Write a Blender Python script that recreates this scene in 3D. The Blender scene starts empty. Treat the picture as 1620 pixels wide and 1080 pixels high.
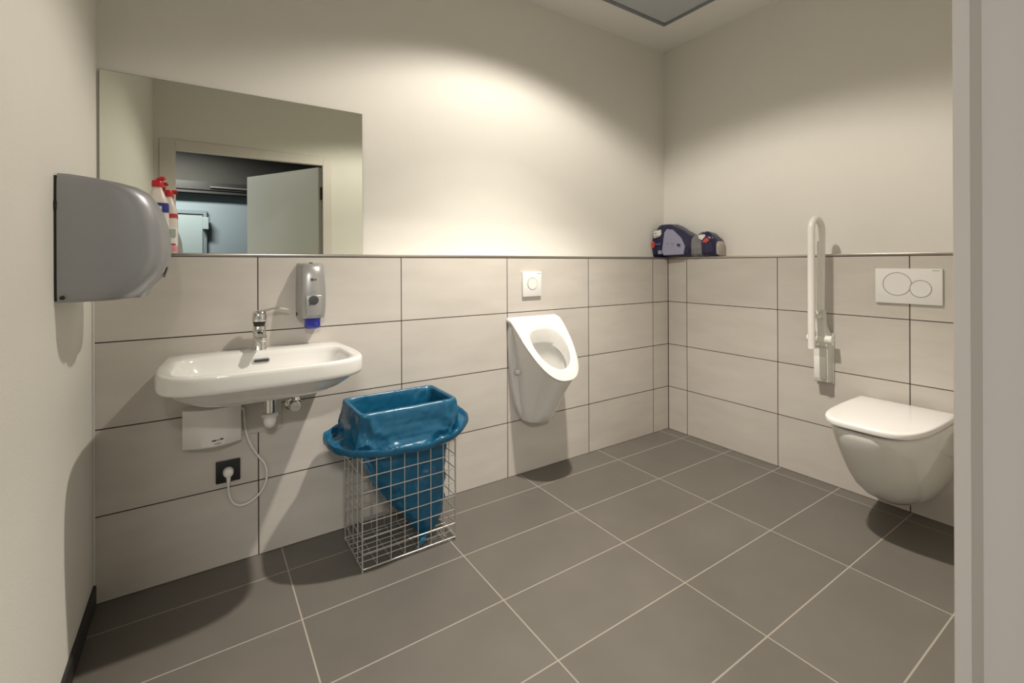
import bpy, bmesh, math, random
from mathutils import Vector, Matrix, noise

SC = bpy.context.scene
COL = SC.collection
PI = math.pi
R = math.radians
random.seed(4)

# ------------------------------------------------------------------ camera, world, light, exposure
CAM = Vector((-2.7531, -2.1288, 1.166))
yaw, roll = R(33.7498), R(-0.2175)
fwd = Vector((math.sin(yaw), math.cos(yaw), 0))
rgt = Vector((math.cos(yaw), -math.sin(yaw), 0))
up = rgt.cross(fwd)
r2 = rgt * math.cos(roll) + up * math.sin(roll)
u2 = up * math.cos(roll) - rgt * math.sin(roll)
cd = bpy.data.cameras.new('camera')
cam = bpy.data.objects.new('camera', cd)
COL.objects.link(cam)
m3 = Matrix((r2, u2, -fwd)).transposed()
cam.matrix_world = Matrix.Translation(CAM) @ m3.to_4x4()
cd.sensor_width = 36
cd.lens = 736.11 * 36 / 1620
cd.shift_y = -(540 - 417.9) / 1620
cd.clip_start = 0.02
SC.camera = cam

w = bpy.data.worlds.new('world')
SC.world = w
w.use_nodes = True
w.node_tree.nodes['Background'].inputs[0].default_value = (0.5, 0.55, 0.6, 1)
w.node_tree.nodes['Background'].inputs[1].default_value = 0.02

vs = SC.view_settings
SC.display_settings.display_device = 'sRGB'
vs.view_transform = 'Standard'
vs.look = 'None'
vs.gamma = 1
vs.use_curve_mapping = False
vs.exposure = 0.3

CEIL = 2.72
LAMP = (-1.42, -0.84, CEIL - 0.035)
ld = bpy.data.lights.new('downlight_beam', 'SPOT')
ld.energy = 226
ld.color = (1.0, 0.925, 0.82)
ld.spot_size = R(142)
ld.spot_blend = 0.12
ld.shadow_soft_size = 0.035
# beam profile of the reflector: full in the middle, falling off towards the cut-off angle
ld.use_nodes = True
_n = ld.node_tree
_e = next(x for x in _n.nodes if x.type == 'EMISSION')
_g = _n.nodes.new('ShaderNodeNewGeometry')
_s = _n.nodes.new('ShaderNodeSeparateXYZ')
_n.links.new(_g.outputs['Incoming'], _s.inputs[0])
_a = _n.nodes.new('ShaderNodeMath')
_a.operation = 'ABSOLUTE'
_n.links.new(_s.outputs['Z'], _a.inputs[0])
_c = _n.nodes.new('ShaderNodeMath')
_c.operation = 'ARCCOSINE'
_n.links.new(_a.outputs[0], _c.inputs[0])
_d = _n.nodes.new('ShaderNodeMath')
_d.operation = 'DIVIDE'
_d.inputs[1].default_value = PI / 2
_n.links.new(_c.outputs[0], _d.inputs[0])
_r = _n.nodes.new('ShaderNodeValToRGB')
_cr = _r.color_ramp
PROFILE = ((0, 1.0), (22, 1.0), (30, .92), (36, .62), (41, .36), (46, .26), (51, .26), (57, .27), (61, .24), (64, .14), (67, .05), (71, .0))
while len(_cr.elements) < len(PROFILE):
    _cr.elements.new(0.5)
for _el, (_t, _v) in zip(_cr.elements, PROFILE):
    _el.position = _t / 90
    _el.color = (_v, _v, _v, 1)
_n.links.new(_d.outputs[0], _r.inputs[0])
_n.links.new(_r.outputs[0], _e.inputs['Strength'])
lo = bpy.data.objects.new('downlight_beam', ld)
lo.location = LAMP
COL.objects.link(lo)

cl = bpy.data.lights.new('corridor_lamp_light', 'AREA')
cl.shape = 'RECTANGLE'
cl.size, cl.size_y = 0.6, 0.2
cl.energy = 80
cl.color = (1.0, 0.955, 0.90)
co = bpy.data.objects.new('corridor_lamp_light', cl)
co.location = (-3.2, -4.0, 2.62)
co.rotation_euler = (0, 0, 0)
COL.objects.link(co)

cl2 = bpy.data.lights.new('leaf_fill_light', 'AREA')  # added fill lamp, placed to brighten the open door leaf
cl2.shape = 'RECTANGLE'
cl2.size, cl2.size_y = 0.6, 0.2
cl2.energy = 12
cl2.color = (0.93, 0.97, 1.0)
co2 = bpy.data.objects.new('leaf_fill_light', cl2)
co2.location = (-4.45, -3.0, 2.62)
COL.objects.link(co2)

# ------------------------------------------------------------------ materials
def mat(name, col, rough=0.5, metal=0.0, spec=0.5, coat=0.0, noise_amt=0.0, noise_scale=20, bump=0.0, bump_scale=200,
        emit=None, sub=0.0, trans=0.0):
    m = bpy.data.materials.new(name)
    m.use_nodes = True
    nt = m.node_tree
    b = nt.nodes['Principled BSDF']
    b.inputs['Base Color'].default_value = (*col, 1)
    b.inputs['Roughness'].default_value = rough
    b.inputs['Metallic'].default_value = metal
    b.inputs['Specular IOR Level'].default_value = spec
    b.inputs['Coat Weight'].default_value = coat
    b.inputs['Coat Roughness'].default_value = 0.08
    if sub:
        b.inputs['Subsurface Weight'].default_value = sub
        b.inputs['Subsurface Radius'].default_value = (0.01, 0.01, 0.01)
    if trans:
        b.inputs['Transmission Weight'].default_value = trans
    if emit:
        b.inputs['Emission Color'].default_value = (*emit[:3], 1)
        b.inputs['Emission Strength'].default_value = emit[3]
    if noise_amt or bump:
        g = nt.nodes.new('ShaderNodeNewGeometry')
    if noise_amt:
        n = nt.nodes.new('ShaderNodeTexNoise')
        n.inputs['Scale'].default_value = noise_scale
        n.inputs['Detail'].default_value = 4
        nt.links.new(g.outputs['Position'], n.inputs['Vector'])
        mx = nt.nodes.new('ShaderNodeMix')
        mx.data_type = 'RGBA'
        mx.inputs['A'].default_value = (*[c * (1 - noise_amt) for c in col], 1)
        mx.inputs['B'].default_value = (*[min(1, c * (1 + noise_amt)) for c in col], 1)
        nt.links.new(n.outputs['Fac'], mx.inputs['Factor'])
        nt.links.new(mx.outputs['Result'], b.inputs['Base Color'])
    if bump:
        n2 = nt.nodes.new('ShaderNodeTexNoise')
        n2.inputs['Scale'].default_value = bump_scale
        n2.inputs['Detail'].default_value = 3
        nt.links.new(g.outputs['Position'], n2.inputs['Vector'])
        bp = nt.nodes.new('ShaderNodeBump')
        bp.inputs['Strength'].default_value = bump
        bp.inputs['Distance'].default_value = 0.002
        nt.links.new(n2.outputs['Fac'], bp.inputs['Height'])
        nt.links.new(bp.outputs['Normal'], b.inputs['Normal'])
    return m


def tile_mat(name, axes, org, pitch, width, colA, colB, grout, rough, spec, stretch, var=0.06, edge=None):
    """Rectangular tiles laid in line, with grout. axes: two of 0,1,2 (world X, Y, Z)."""
    m = bpy.data.materials.new(name)
    m.use_nodes = True
    nt = m.node_tree
    L = nt.links.new
    b = nt.nodes['Principled BSDF']
    g = nt.nodes.new('ShaderNodeNewGeometry')
    sp = nt.nodes.new('ShaderNodeSeparateXYZ')
    L(g.outputs['Position'], sp.inputs[0])

    def M(op, a, bb=None, c=None):
        n = nt.nodes.new('ShaderNodeMath')
        n.operation = op
        for i, v in enumerate((a, bb, c)):
            if v is None:
                continue
            if isinstance(v, (int, float)):
                n.inputs[i].default_value = v
            else:
                L(v, n.inputs[i])
        return n.outputs[0]
    ds, ids = [], []
    for k in (0, 1):
        u = M('DIVIDE', M('SUBTRACT', sp.outputs[axes[k]], org[k]), pitch[k])
        ds.append(M('MULTIPLY', M('ABSOLUTE', M('SUBTRACT', u, M('ROUND', u))), pitch[k]))
        ids.append(M('FLOOR', u))
    d = M('MINIMUM', ds[0], ds[1])
    mask = M('LESS_THAN', d, width / 2)
    cid = nt.nodes.new('ShaderNodeCombineXYZ')
    L(ids[0], cid.inputs[0])
    L(ids[1], cid.inputs[1])
    wn = nt.nodes.new('ShaderNodeTexWhiteNoise')
    wn.noise_dimensions = '3D'
    L(cid.outputs[0], wn.inputs['Vector'])
    mp = nt.nodes.new('ShaderNodeMapping')
    mp.inputs['Scale'].default_value = stretch
    L(g.outputs['Position'], mp.inputs['Vector'])
    off = nt.nodes.new('ShaderNodeVectorMath')
    off.operation = 'ADD'
    sc_ = nt.nodes.new('ShaderNodeVectorMath')
    sc_.operation = 'SCALE'
    sc_.inputs['Scale'].default_value = 7.0
    L(cid.outputs[0], sc_.inputs[0])
    L(mp.outputs[0], off.inputs[0])
    L(sc_.outputs[0], off.inputs[1])
    n = nt.nodes.new('ShaderNodeTexNoise')
    n.inputs['Scale'].default_value = 1.0
    n.inputs['Detail'].default_value = 6
    n.inputs['Roughness'].default_value = 0.55
    L(off.outputs[0], n.inputs['Vector'])
    mx = nt.nodes.new('ShaderNodeMix')
    mx.data_type = 'RGBA'
    mx.inputs['A'].default_value = (*colA, 1)
    mx.inputs['B'].default_value = (*colB, 1)
    L(n.outputs['Fac'], mx.inputs['Factor'])
    hv = nt.nodes.new('ShaderNodeHueSaturation')
    L(mx.outputs['Result'], hv.inputs['Color'])
    L(M('ADD', M('MULTIPLY', wn.outputs['Value'], var), 1 - var / 2), hv.inputs['Value'])
    mg = nt.nodes.new('ShaderNodeMix')
    mg.data_type = 'RGBA'
    L(mask, mg.inputs['Factor'])
    L(hv.outputs['Color'], mg.inputs['A'])
    mg.inputs['B'].default_value = (*grout, 1)
    L(mg.outputs['Result'], b.inputs['Base Color'])
    rr = M('ADD', M('MULTIPLY', mask, 0.9 - rough), rough)
    L(rr, b.inputs['Roughness'])
    b.inputs['Specular IOR Level'].default_value = spec
    bp = nt.nodes.new('ShaderNodeBump')
    bp.inputs['Strength'].default_value = 0.6
    bp.inputs['Distance'].default_value = 0.001
    ht = M('SUBTRACT', M('MULTIPLY', n.outputs['Fac'], 0.25), M('MULTIPLY', mask, 1.0))
    L(ht, bp.inputs['Height'])
    L(bp.outputs['Normal'], b.inputs['Normal'])
    return m


PAINT = mat('wall_paint', (0.76, 0.74, 0.685), 0.85, noise_amt=0.015, noise_scale=6, bump=0.25, bump_scale=160)
CEILP = mat('ceiling_paint', (0.80, 0.79, 0.76), 0.9, bump=0.2)
TILE_B = tile_mat('wall_tile_back', (0, 2), (-0.1633, 0.0), (0.6, 0.3), 0.0042, (0.50, 0.465, 0.425), (0.66, 0.625, 0.57),
                  (0.035, 0.022, 0.018), 0.38, 0.4, (3.0, 3.0, 11.0))
TILE_R = tile_mat('wall_tile_right', (1, 2), (-0.1529, 0.0), (0.6, 0.3), 0.0042, (0.50, 0.465, 0.425), (0.66, 0.625, 0.57),
                  (0.035, 0.022, 0.018), 0.38, 0.4, (3.0, 3.0, 11.0))
TILE_F = tile_mat('floor_tile', (0, 1), (-0.0919, -0.1724), (0.597, 0.297), 0.0048, (0.118, 0.108, 0.094), (0.165, 0.150, 0.130),
                  (0.34, 0.31, 0.265), 0.46, 0.4, (4.0, 4.0, 4.0), var=0.1)
SKIRT = mat('skirting_tile', (0.03, 0.028, 0.026), 0.5, noise_amt=0.1)
CERAMIC = mat('ceramic_white', (0.73, 0.72, 0.69), 0.09, spec=0.55, coat=0.4)
PLASTIC = mat('white_plastic', (0.80, 0.79, 0.76), 0.32)
LIDPL = mat('lid_plastic', (0.82, 0.80, 0.78), 0.2, coat=0.2)
RAILW = mat('rail_white', (0.80, 0.79, 0.74), 0.3)
RAILG = mat('rail_offwhite', (0.68, 0.67, 0.62), 0.4)
CHROME = mat('chrome', (0.75, 0.74, 0.72), 0.12, metal=1)
STEEL = mat('brushed_trim', (0.55, 0.52, 0.48), 0.28, metal=1)
WIRE = mat('wire_steel', (0.64, 0.63, 0.61), 0.3, metal=0.8)
SILVER = mat('silver_paint', (0.35, 0.355, 0.375), 0.38, metal=0.45, noise_amt=0.04, noise_scale=60)
SILVER2 = mat('silver_plastic', (0.40, 0.40, 0.395), 0.3, metal=0.5)
BLACK = mat('black_plastic', (0.012, 0.012, 0.013), 0.35)
DGREY = mat('dark_grey_print', (0.05, 0.05, 0.055), 0.5)
GAP = mat('button_gap', (0.22, 0.21, 0.2), 0.6)
PRINT = mat('grey_print', (0.30, 0.30, 0.30), 0.6)
BLUECLR = mat('blue_clear_plastic', (0.012, 0.02, 0.30), 0.15, coat=0.3)
SILIC = mat('silicone', (0.66, 0.64, 0.6), 0.6)
PLATEG = mat('plate_grey', (0.52, 0.49, 0.45), 0.45)
FRAMEP = mat('frame_paint', (0.69, 0.645, 0.60), 0.4)
LEAFP = mat('leaf_laminate', (0.82, 0.81, 0.73), 0.38)
SEAL = mat('rubber_seal', (0.36, 0.33, 0.28), 0.7)
REDP = mat('red_cap', (0.55, 0.012, 0.025), 0.3)
BOTP = mat('bottle_plastic', (0.72, 0.66, 0.60), 0.3)
PINKL = mat('pink_liquid', (0.72, 0.30, 0.33), 0.25)
LABELW = mat('label_white', (0.78, 0.76, 0.72), 0.5)
LABELB = mat('label_blue', (0.02, 0.03, 0.22), 0.4)
LABELR = mat('label_red', (0.50, 0.03, 0.05), 0.4)
LABELG = mat('label_green_grey', (0.42, 0.46, 0.40), 0.5)
NAVY = mat('navy_film', (0.010, 0.009, 0.055), 0.3, coat=0.15)
LILAC = mat('lilac_film', (0.33, 0.33, 0.47), 0.28, noise_amt=0.12, noise_scale=60)
GREYF = mat('clear_film', (0.19, 0.19, 0.20), 0.2, noise_amt=0.6, noise_scale=30, bump=1.0, bump_scale=45)
PADW = mat('pack_contents', (0.45, 0.40, 0.36), 0.8)
CORAL = mat('coral_print', (0.55, 0.07, 0.07), 0.4)
CORRDG = mat('corridor_dark_grey', (0.034, 0.033, 0.031), 0.8, noise_amt=0.15, noise_scale=8)  # very dark grey of the corridor ceiling and the upper far wall
BLUEWALL = mat('corridor_wall_paint', (0.150, 0.190, 0.220), 0.8)
DOORLT = mat('corridor_panel_paint', (0.20, 0.245, 0.265), 0.5)
TRAYM = mat('tray_metal', (0.04, 0.04, 0.042), 0.4, metal=0.6)
TRAYD = mat('tray_dark', (0.012, 0.012, 0.013), 0.5)
VENTF = mat('vent_frame', (0.19, 0.205, 0.225), 0.5)
VENTP = mat('vent_panel', (0.46, 0.49, 0.51), 0.6, noise_amt=0.06, noise_scale=120)
WHITEM = mat('lamp_ring', (0.8, 0.8, 0.8), 0.4)
GLOW = mat('lamp_lens', (0.9, 0.9, 0.9), 0.4, emit=(1, 0.92, 0.8, 6))
GLOWC = mat('corridor_tube', (0.9, 0.9, 0.9), 0.4, emit=(0.8, 0.9, 1.0, 3))

# mirror
MIRROR = bpy.data.materials.new('mirror_silver')
MIRROR.use_nodes = True
_b = MIRROR.node_tree.nodes['Principled BSDF']
_b.inputs['Base Color'].default_value = (0.80, 0.83, 0.76, 1)
_b.inputs['Metallic'].default_value = 1
_b.inputs['Roughness'].default_value = 0.0
MEDGE = mat('mirror_edge', (0.10, 0.11, 0.09), 0.3)

# bin liner: coloured film that lets some light through
BAG = bpy.data.materials.new('blue_film')
BAG.use_nodes = True
nt = BAG.node_tree
pb = nt.nodes['Principled BSDF']
pb.inputs['Base Color'].default_value = (0.008, 0.112, 0.215, 1)
pb.inputs['Roughness'].default_value = 0.3
pb.inputs['Coat Weight'].default_value = 0.12
tr = nt.nodes.new('ShaderNodeBsdfTranslucent')
tr.inputs[0].default_value = (0.02, 0.20, 0.38, 1)
ms = nt.nodes.new('ShaderNodeMixShader')
ms.inputs[0].default_value = 0.16
nt.links.new(pb.outputs[0], ms.inputs[1])
nt.links.new(tr.outputs[0], ms.inputs[2])
nt.links.new(ms.outputs[0], nt.nodes['Material Output'].inputs['Surface'])
gg = nt.nodes.new('ShaderNodeNewGeometry')
nn = nt.nodes.new('ShaderNodeTexNoise')
nn.noise_type = 'RIDGED_MULTIFRACTAL'
nn.inputs['Scale'].default_value = 14
nn.inputs['Detail'].default_value = 3
nn.inputs['Distortion'].default_value = 0.8
bpn = nt.nodes.new('ShaderNodeBump')
bpn.inputs['Strength'].default_value = 0.45
bpn.inputs['Distance'].default_value = 0.018
nt.links.new(gg.outputs['Position'], nn.inputs['Vector'])
nt.links.new(nn.outputs['Fac'], bpn.inputs['Height'])
nt.links.new(bpn.outputs['Normal'], pb.inputs['Normal'])

# ------------------------------------------------------------------ helpers
def obj(name, bm, m, parent=None, smooth=None):
    """Link the bmesh (given in world coordinates) as ONE object, a child of parent when given."""
    me = bpy.data.meshes.new(name)
    bmesh.ops.recalc_face_normals(bm, faces=bm.faces)
    bm.to_mesh(me)
    bm.free()
    o = bpy.data.objects.new(name, me)
    COL.objects.link(o)
    me.materials.append(m)
    if smooth is not None:
        for p in me.polygons:
            p.use_smooth = True
        me.set_sharp_from_angle(angle=R(smooth))
    if parent is not None:
        root = parent
        while root.parent is not None:
            root = root.parent
        me.transform(Matrix.Translation(-root.location))
        o.parent = parent
    return o


def thing(name, label, cat, loc, group=None):
    o = bpy.data.objects.new(name, None)
    COL.objects.link(o)
    o.location = loc
    o.empty_display_size = 0.05
    return tag(o, label, cat, group)


def tag(o, label, cat, group=None):
    o['label'] = label
    o['category'] = cat
    if group:
        o['group'] = group
    return o


def struct(name, bm, m, parent=None, smooth=None):
    o = obj(name, bm, m, parent, smooth)
    if parent is None:
        o['kind'] = 'structure'
    return o


def sempty(name, loc):
    o = bpy.data.objects.new(name, None)
    COL.objects.link(o)
    o.location = loc
    o['kind'] = 'structure'
    return o


def box(x0, y0, z0, x1, y1, z1, bev=0.0, seg=2, bm=None):
    own = bm is None
    t = bmesh.new()
    bmesh.ops.create_cube(t, size=1)
    for v in t.verts:
        v.co = Vector((x0 + (v.co.x + .5) * (x1 - x0), y0 + (v.co.y + .5) * (y1 - y0), z0 + (v.co.z + .5) * (z1 - z0)))
    if bev:
        bmesh.ops.bevel(t, geom=list(t.edges), offset=bev, segments=seg, profile=0.5, affect='EDGES')
    if own:
        return t
    merge(bm, t)
    return bm


def merge(dst, src):
    me = bpy.data.meshes.new('tmp')
    src.to_mesh(me)
    src.free()
    dst.from_mesh(me)
    bpy.data.meshes.remove(me)
    return dst


def loft(rings, cap0=True, cap1=True, closed=True, bm=None):
    bm = bm or bmesh.new()
    vr = [[bm.verts.new(p) for p in r] for r in rings]
    n = len(vr[0])
    for a, b in zip(vr[:-1], vr[1:]):
        for i in range(n if closed else n - 1):
            j = (i + 1) % n
            bm.faces.new((a[i], a[j], b[j], b[i]))
    if cap0:
        bm.faces.new(list(reversed(vr[0])))
    if cap1:
        bm.faces.new(vr[-1])
    return bm


def tube(path, rad, n=10, bm=None, closed=False, caps=True):
    bm = bm or bmesh.new()
    P = [Vector(p) for p in path]
    rings = []
    prev = None
    N = len(P)
    for i, p in enumerate(P):
        if closed:
            t = (P[(i + 1) % N] - P[i - 1]).normalized()
        else:
            t = (P[min(i + 1, N - 1)] - P[max(i - 1, 0)]).normalized()
        if prev is None:
            a = Vector((0, 0, 1)) if abs(t.z) < .9 else Vector((1, 0, 0))
            e = t.cross(a).normalized()
        else:
            e = (prev - t * prev.dot(t)).normalized()
        prev = e
        f = t.cross(e)
        r = rad[i] if isinstance(rad, (list, tuple)) else rad
        rings.append([p + (e * math.cos(2 * PI * k / n) + f * math.sin(2 * PI * k / n)) * r for k in range(n)])
    if closed:
        rings.append(rings[0])
    loft(rings, caps and not closed, caps and not closed, True, bm)
    if closed:
        bmesh.ops.remove_doubles(bm, verts=bm.verts, dist=1e-6)
    return bm


def lathe(base, axis, prof, n=32, bm=None):
    """prof: list of (radius, distance along axis)."""
    ax = Vector(axis).normalized()
    a = Vector((0, 0, 1)) if abs(ax.z) < .9 else Vector((1, 0, 0))
    e = ax.cross(a).normalized()
    f = ax.cross(e)
    b = Vector(base)
    rings = [[b + ax * h + (e * math.cos(2 * PI * k / n) + f * math.sin(2 * PI * k / n)) * max(r, 1e-4) for k in range(n)] for r, h in prof]
    return loft(rings, True, True, True, bm)


def smooth_path(pts, sub=6):
    P = [Vector(p) for p in pts]
    out = []
    for i in range(len(P) - 1):
        p0, p1, p2, p3 = P[max(i - 1, 0)], P[i], P[i + 1], P[min(i + 2, len(P) - 1)]
        for k in range(sub):
            t = k / sub
            out.append(0.5 * ((2 * p1) + (p2 - p0) * t + (2 * p0 - 5 * p1 + 4 * p2 - p3) * t * t + (3 * p1 - p0 - 3 * p2 + p3) * t ** 3))
    out.append(P[-1])
    return out


def sgp(v, e):
    return math.copysign(abs(v) ** e, v)


def superell(cx, cy, a, b, n, z, N=64, nb=None):
    out = []
    for k in range(N):
        t = 2 * PI * k / N
        c, s = math.cos(t), math.sin(t)
        e = 2 / (nb if (nb and s > 0) else n)
        out.append(Vector((cx + a * sgp(c, e), cy + b * sgp(s, e), z)))
    return out


def ushape(w, yf, yb, n=2.4, M=40, back=16):
    """Closed plan outline: flat back at y=yb, rounded front reaching y=yf; list of (x, y)."""
    pts = []
    for k in range(M + 1):
        t = PI * k / M
        pts.append((-w * sgp(math.cos(t), 2 / n), yb + (yf - yb) * abs(math.sin(t)) ** (2 / n)))
    for k in range(1, back):
        pts.append((w - 2 * w * k / back, yb))
    return pts


def text(name, body, size, m, parent, loc, rot, depth=0.0004):
    cu = bpy.data.curves.new(name, 'FONT')
    cu.body = body
    cu.size = size
    cu.extrude = depth
    cu.align_x = 'CENTER'
    cu.align_y = 'CENTER'
    t = bpy.data.objects.new(name + '_tmp', cu)
    COL.objects.link(t)
    me = bpy.data.meshes.new_from_object(t.evaluated_get(bpy.context.evaluated_depsgraph_get()))
    bpy.data.objects.remove(t)
    me.transform(Matrix.LocRotScale(Vector(loc), rot, None))
    bm = bmesh.new()
    bm.from_mesh(me)
    bpy.data.meshes.remove(me)
    return obj(name, bm, m, parent)


from mathutils import Euler
FACE_BACK = Euler((R(90), 0, 0)).to_quaternion()          # on the back wall, read from the room
FACE_RIGHT = Euler((R(90), 0, R(-90))).to_quaternion()    # on the right wall

# ------------------------------------------------------------------ the room
XL = -3.065          # left wall
LB, LR = 0.10, 0.085  # depth of the ledge on the back and right wall
ZL = 1.213           # top of the ledge
YR = -1.948          # rear wall, room face
YR2 = -2.068         # rear wall, corridor face
YC = -4.8            # corridor far wall
OX0, OX1, OZ = -2.935, -1.905, 2.022   # door opening

struct('floor', box(-5.2, YC - .1, -0.12, 1.4, 0.25, 0), TILE_F)
struct('ceiling', box(XL - .12, YR2, CEIL, 0.25, 0.25, CEIL + .1), CEILP)
struct('wall_left', box(XL - .12, YR2, 0, XL, 0.25, CEIL), PAINT)
struct('wall_back', box(XL, LB, ZL - .02, 0.25, LB + .1, CEIL), PAINT)
struct('wall_back_tiled', box(XL, 0, 0, 0.25, LB, ZL - .012), TILE_B)
struct('wall_right', box(LR, YR2, ZL - .02, LR + .12, LB, CEIL), PAINT)
struct('wall_right_tiled', box(0, YR2, 0, LR, 0, ZL - .012), TILE_R)
bm = box(OX1 + .04, YR2, 0, LR, YR, CEIL)
box(XL, YR2, 0, OX0 - .04, YR, CEIL, bm=bm)
box(OX0 - .04, YR2, OZ + .04, OX1 + .04, YR, CEIL, bm=bm)
struct('wall_rear', bm, PAINT)
# metal edge trim along the ledges
bm = box(XL, -0.002, ZL - .0125, 0.002, 0.012, ZL, .003, 2)
box(XL, 0.012, ZL - .0125, 0.085, LB, ZL - .0005, bm=bm)
struct('trim_1', bm, STEEL, smooth=40)
bm = box(-0.002, YR, ZL - .0125, 0.012, 0.0, ZL, .003, 2)
box(0.012, YR, ZL - .0125, LR, 0.0, ZL - .0005, bm=bm)
struct('trim_2', bm, STEEL, smooth=40)
struct('trim_3', box(XL, -0.006, 0.07, XL + .007, 0, ZL - .013, .002), SILIC)
struct('trim_4', box(-0.0035, -0.0035, 0.0, 0, 0, ZL - .013), mat('dark_joint', (0.03, 0.02, 0.016), 0.7))
struct('baseboard_left', box(XL, YR, 0, XL + .009, 0, 0.068, .002), SKIRT)

# corridor beyond the door (seen in the mirror)
struct('wall_corridor_far', box(-5.2, YC - .1, 0, 1.4, YC, 2.095), BLUEWALL)
struct('wall_corridor_upper', box(-5.2, YC - .12, 2.095, 1.4, YC, 2.9), CORRDG)
struct('ceiling_corridor', box(-5.2, YC - .12, 2.9, 1.4, YR2, 3.0), CORRDG)
struct('wall_corridor_end', box(-5.3, YC - .12, 0, -5.2, YR2, 2.9), BLUEWALL)
struct('wall_corridor_end_right', box(1.4, YC - .12, 0, 1.5, YR2, 2.9), BLUEWALL)
bm = box(-5.2, YR2, 0, XL - .12, YR2 + .1, 2.9)
box(LR, YR2, 0, 1.4, YR2 + .1, 2.9, bm=bm)
box(XL - .12, YR2, CEIL, LR, YR2 + .1, 2.9, bm=bm)
struct('wall_corridor_near', bm, BLUEWALL)

# ------------------------------------------------------------------ door of this room
d1 = sempty('door_1', ((OX0 + OX1) / 2, YR, 0))
FW = 0.085
def frame_piece():
    b = bmesh.new()
    # casing on the room side
    box(OX0 - FW - .012, YR, 0, OX0, YR + .012, OZ + .078, .002, 1, b)
    box(OX1, YR, 0, OX1 + .07, YR + .012, OZ + .078, .002, 1, b)
    box(OX0, YR, OZ, OX1, YR + .012, OZ + .078, .002, 1, b)
    # lining, stepped for the leaf on the corridor side
    box(OX1, YR - .0055, 0, OX1 + .03, YR + .002, OZ, bm=b)
    box(OX1 + .02, YR2 - .012, 0, OX1 + .05, YR - .0055, OZ + .02, bm=b)
    box(OX0 - .03, YR - .0055, 0, OX0, YR + .002, OZ, bm=b)
    box(OX0 - .05, YR2 - .012, 0, OX0 - .02, YR - .0055, OZ + .02, bm=b)
    box(OX0, YR - .0055, OZ, OX1, YR + .002, OZ + .03, bm=b)
    box(OX0 - .02, YR2 - .012, OZ + .02, OX1 + .02, YR - .0055, OZ + .05, bm=b)
    return b
struct('door_frame', frame_piece(), FRAMEP, d1)
sl = bmesh.new()
def prism(pts, z0, z1, bm):
    a = [bm.verts.new((x, y, z0)) for x, y in pts]
    b = [bm.verts.new((x, y, z1)) for x, y in pts]
    n = len(pts)
    for i in range(n):
        bm.faces.new((a[i], a[(i + 1) % n], b[(i + 1) % n], b[i]))
    bm.faces.new(list(reversed(a)))
    bm.faces.new(b)
    return bm
prism([(OX1, YR - .0056), (OX1 + .0199, YR - .0056), (OX1 + .0199, YR - .013)], 0, OZ, sl)
prism([(OX0, YR - .0056), (OX0 - .0199, YR - .013), (OX0 - .0199, YR - .0056)], 0, OZ, sl)
struct('door_seal', sl, SEAL, d1)
# leaf, swung out into the corridor
hx, hy = OX1 + .004, YR2 - .014
dv = Vector((-.50, -.87, 0)).normalized()
nv = Vector((-dv.y, dv.x, 0))
lf = box(0, -.02, .008, 1.0, .02, OZ + .008, .002, 1)
M4 = Matrix.Translation((hx, hy, 0)) @ Matrix((dv, nv, Vector((0, 0, 1)))).transposed().to_4x4()
lf.transform(M4)
struct('door_leaf', lf, LEAFP, d1)
for z in (1.80, 1.0, .25):
    struct('door_hinge', lathe((hx + .008, hy + .004, z - .055), (0, 0, 1), [(.009, 0), (.009, .11)], 12), BLACK, d1, 40)
struct('strike_plate', box(OX0 - .02, YR - .075, 1.86, OX0 - .012, YR - .03, 1.94), BLACK, d1)

# door on the far side of the corridor
d2 = sempty('door_2', (-3.3, YC, 0))
struct('door_panel', box(-3.75, YC, 0.01, -2.80, YC + .03, 1.81, .003, 1), DOORLT, d2)
bm = box(-3.80, YC, 0.0, -3.755, YC + .045, 1.86)
box(-2.795, YC, 0.0, -2.755, YC + .045, 1.86, bm=bm)
box(-3.755, YC, 1.815, -2.795, YC + .045, 1.86, bm=bm)
struct('door_casing', bm, mat('casing_blue', (0.11, 0.14, 0.16), 0.5), d2)
struct('door_closer', box(-2.80, YC + .045, 1.62, -2.735, YC + .12, 1.77, .006, 2), DOORLT, d2)

# cable tray under the dark upper wall
ct = thing('cable_tray', 'dark metal cable tray along the top of the corridor wall, seen in the mirror', 'cable tray', (-2.5, YC, 2.1))
bm = box(-5.1, YC + .001, 2.10, 1.3, YC + .12, 2.115)
box(-5.1, YC + .11, 2.10, 1.3, YC + .12, 2.215, bm=bm)
obj('tray', bm, TRAYM, ct)
obj('tray_lip', box(-5.1, YC + .001, 2.072, 1.3, YC + .13, 2.0995), TRAYD, ct)
obj('tray_glint', tube([(-2.72, YC + .135, 2.15), (1.3, YC + .135, 2.15)], .012, 10), mat('glint_grey', (0.09, 0.09, 0.09), 0.5), ct, 40)  # lighter tube standing in for a reflection along the tray

# corridor lamps (box lamps on cords; the second added to brighten the leaf)
for lx, ly, lab in ((-3.2, -4.0, 'white box lamp on two cords in the corridor straight out from the doorway'),
                    (-4.45, -3.0, 'added white box lamp on two cords, unseen, filling light on the door leaf')):
    cg = thing('corridor_lamp', lab, 'lamp', (lx, ly, 2.65), 'corridor lamps')
    obj('lamp_body', box(lx - .34, ly - .12, 2.635, lx + .34, ly + .12, 2.69, .01), WHITEM, cg)
    for dx in (-.25, .25):
        obj('lamp_cord', tube([(lx + dx, ly, 2.69), (lx + dx, ly, 2.9)], .003, 6), BLACK, cg)

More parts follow.
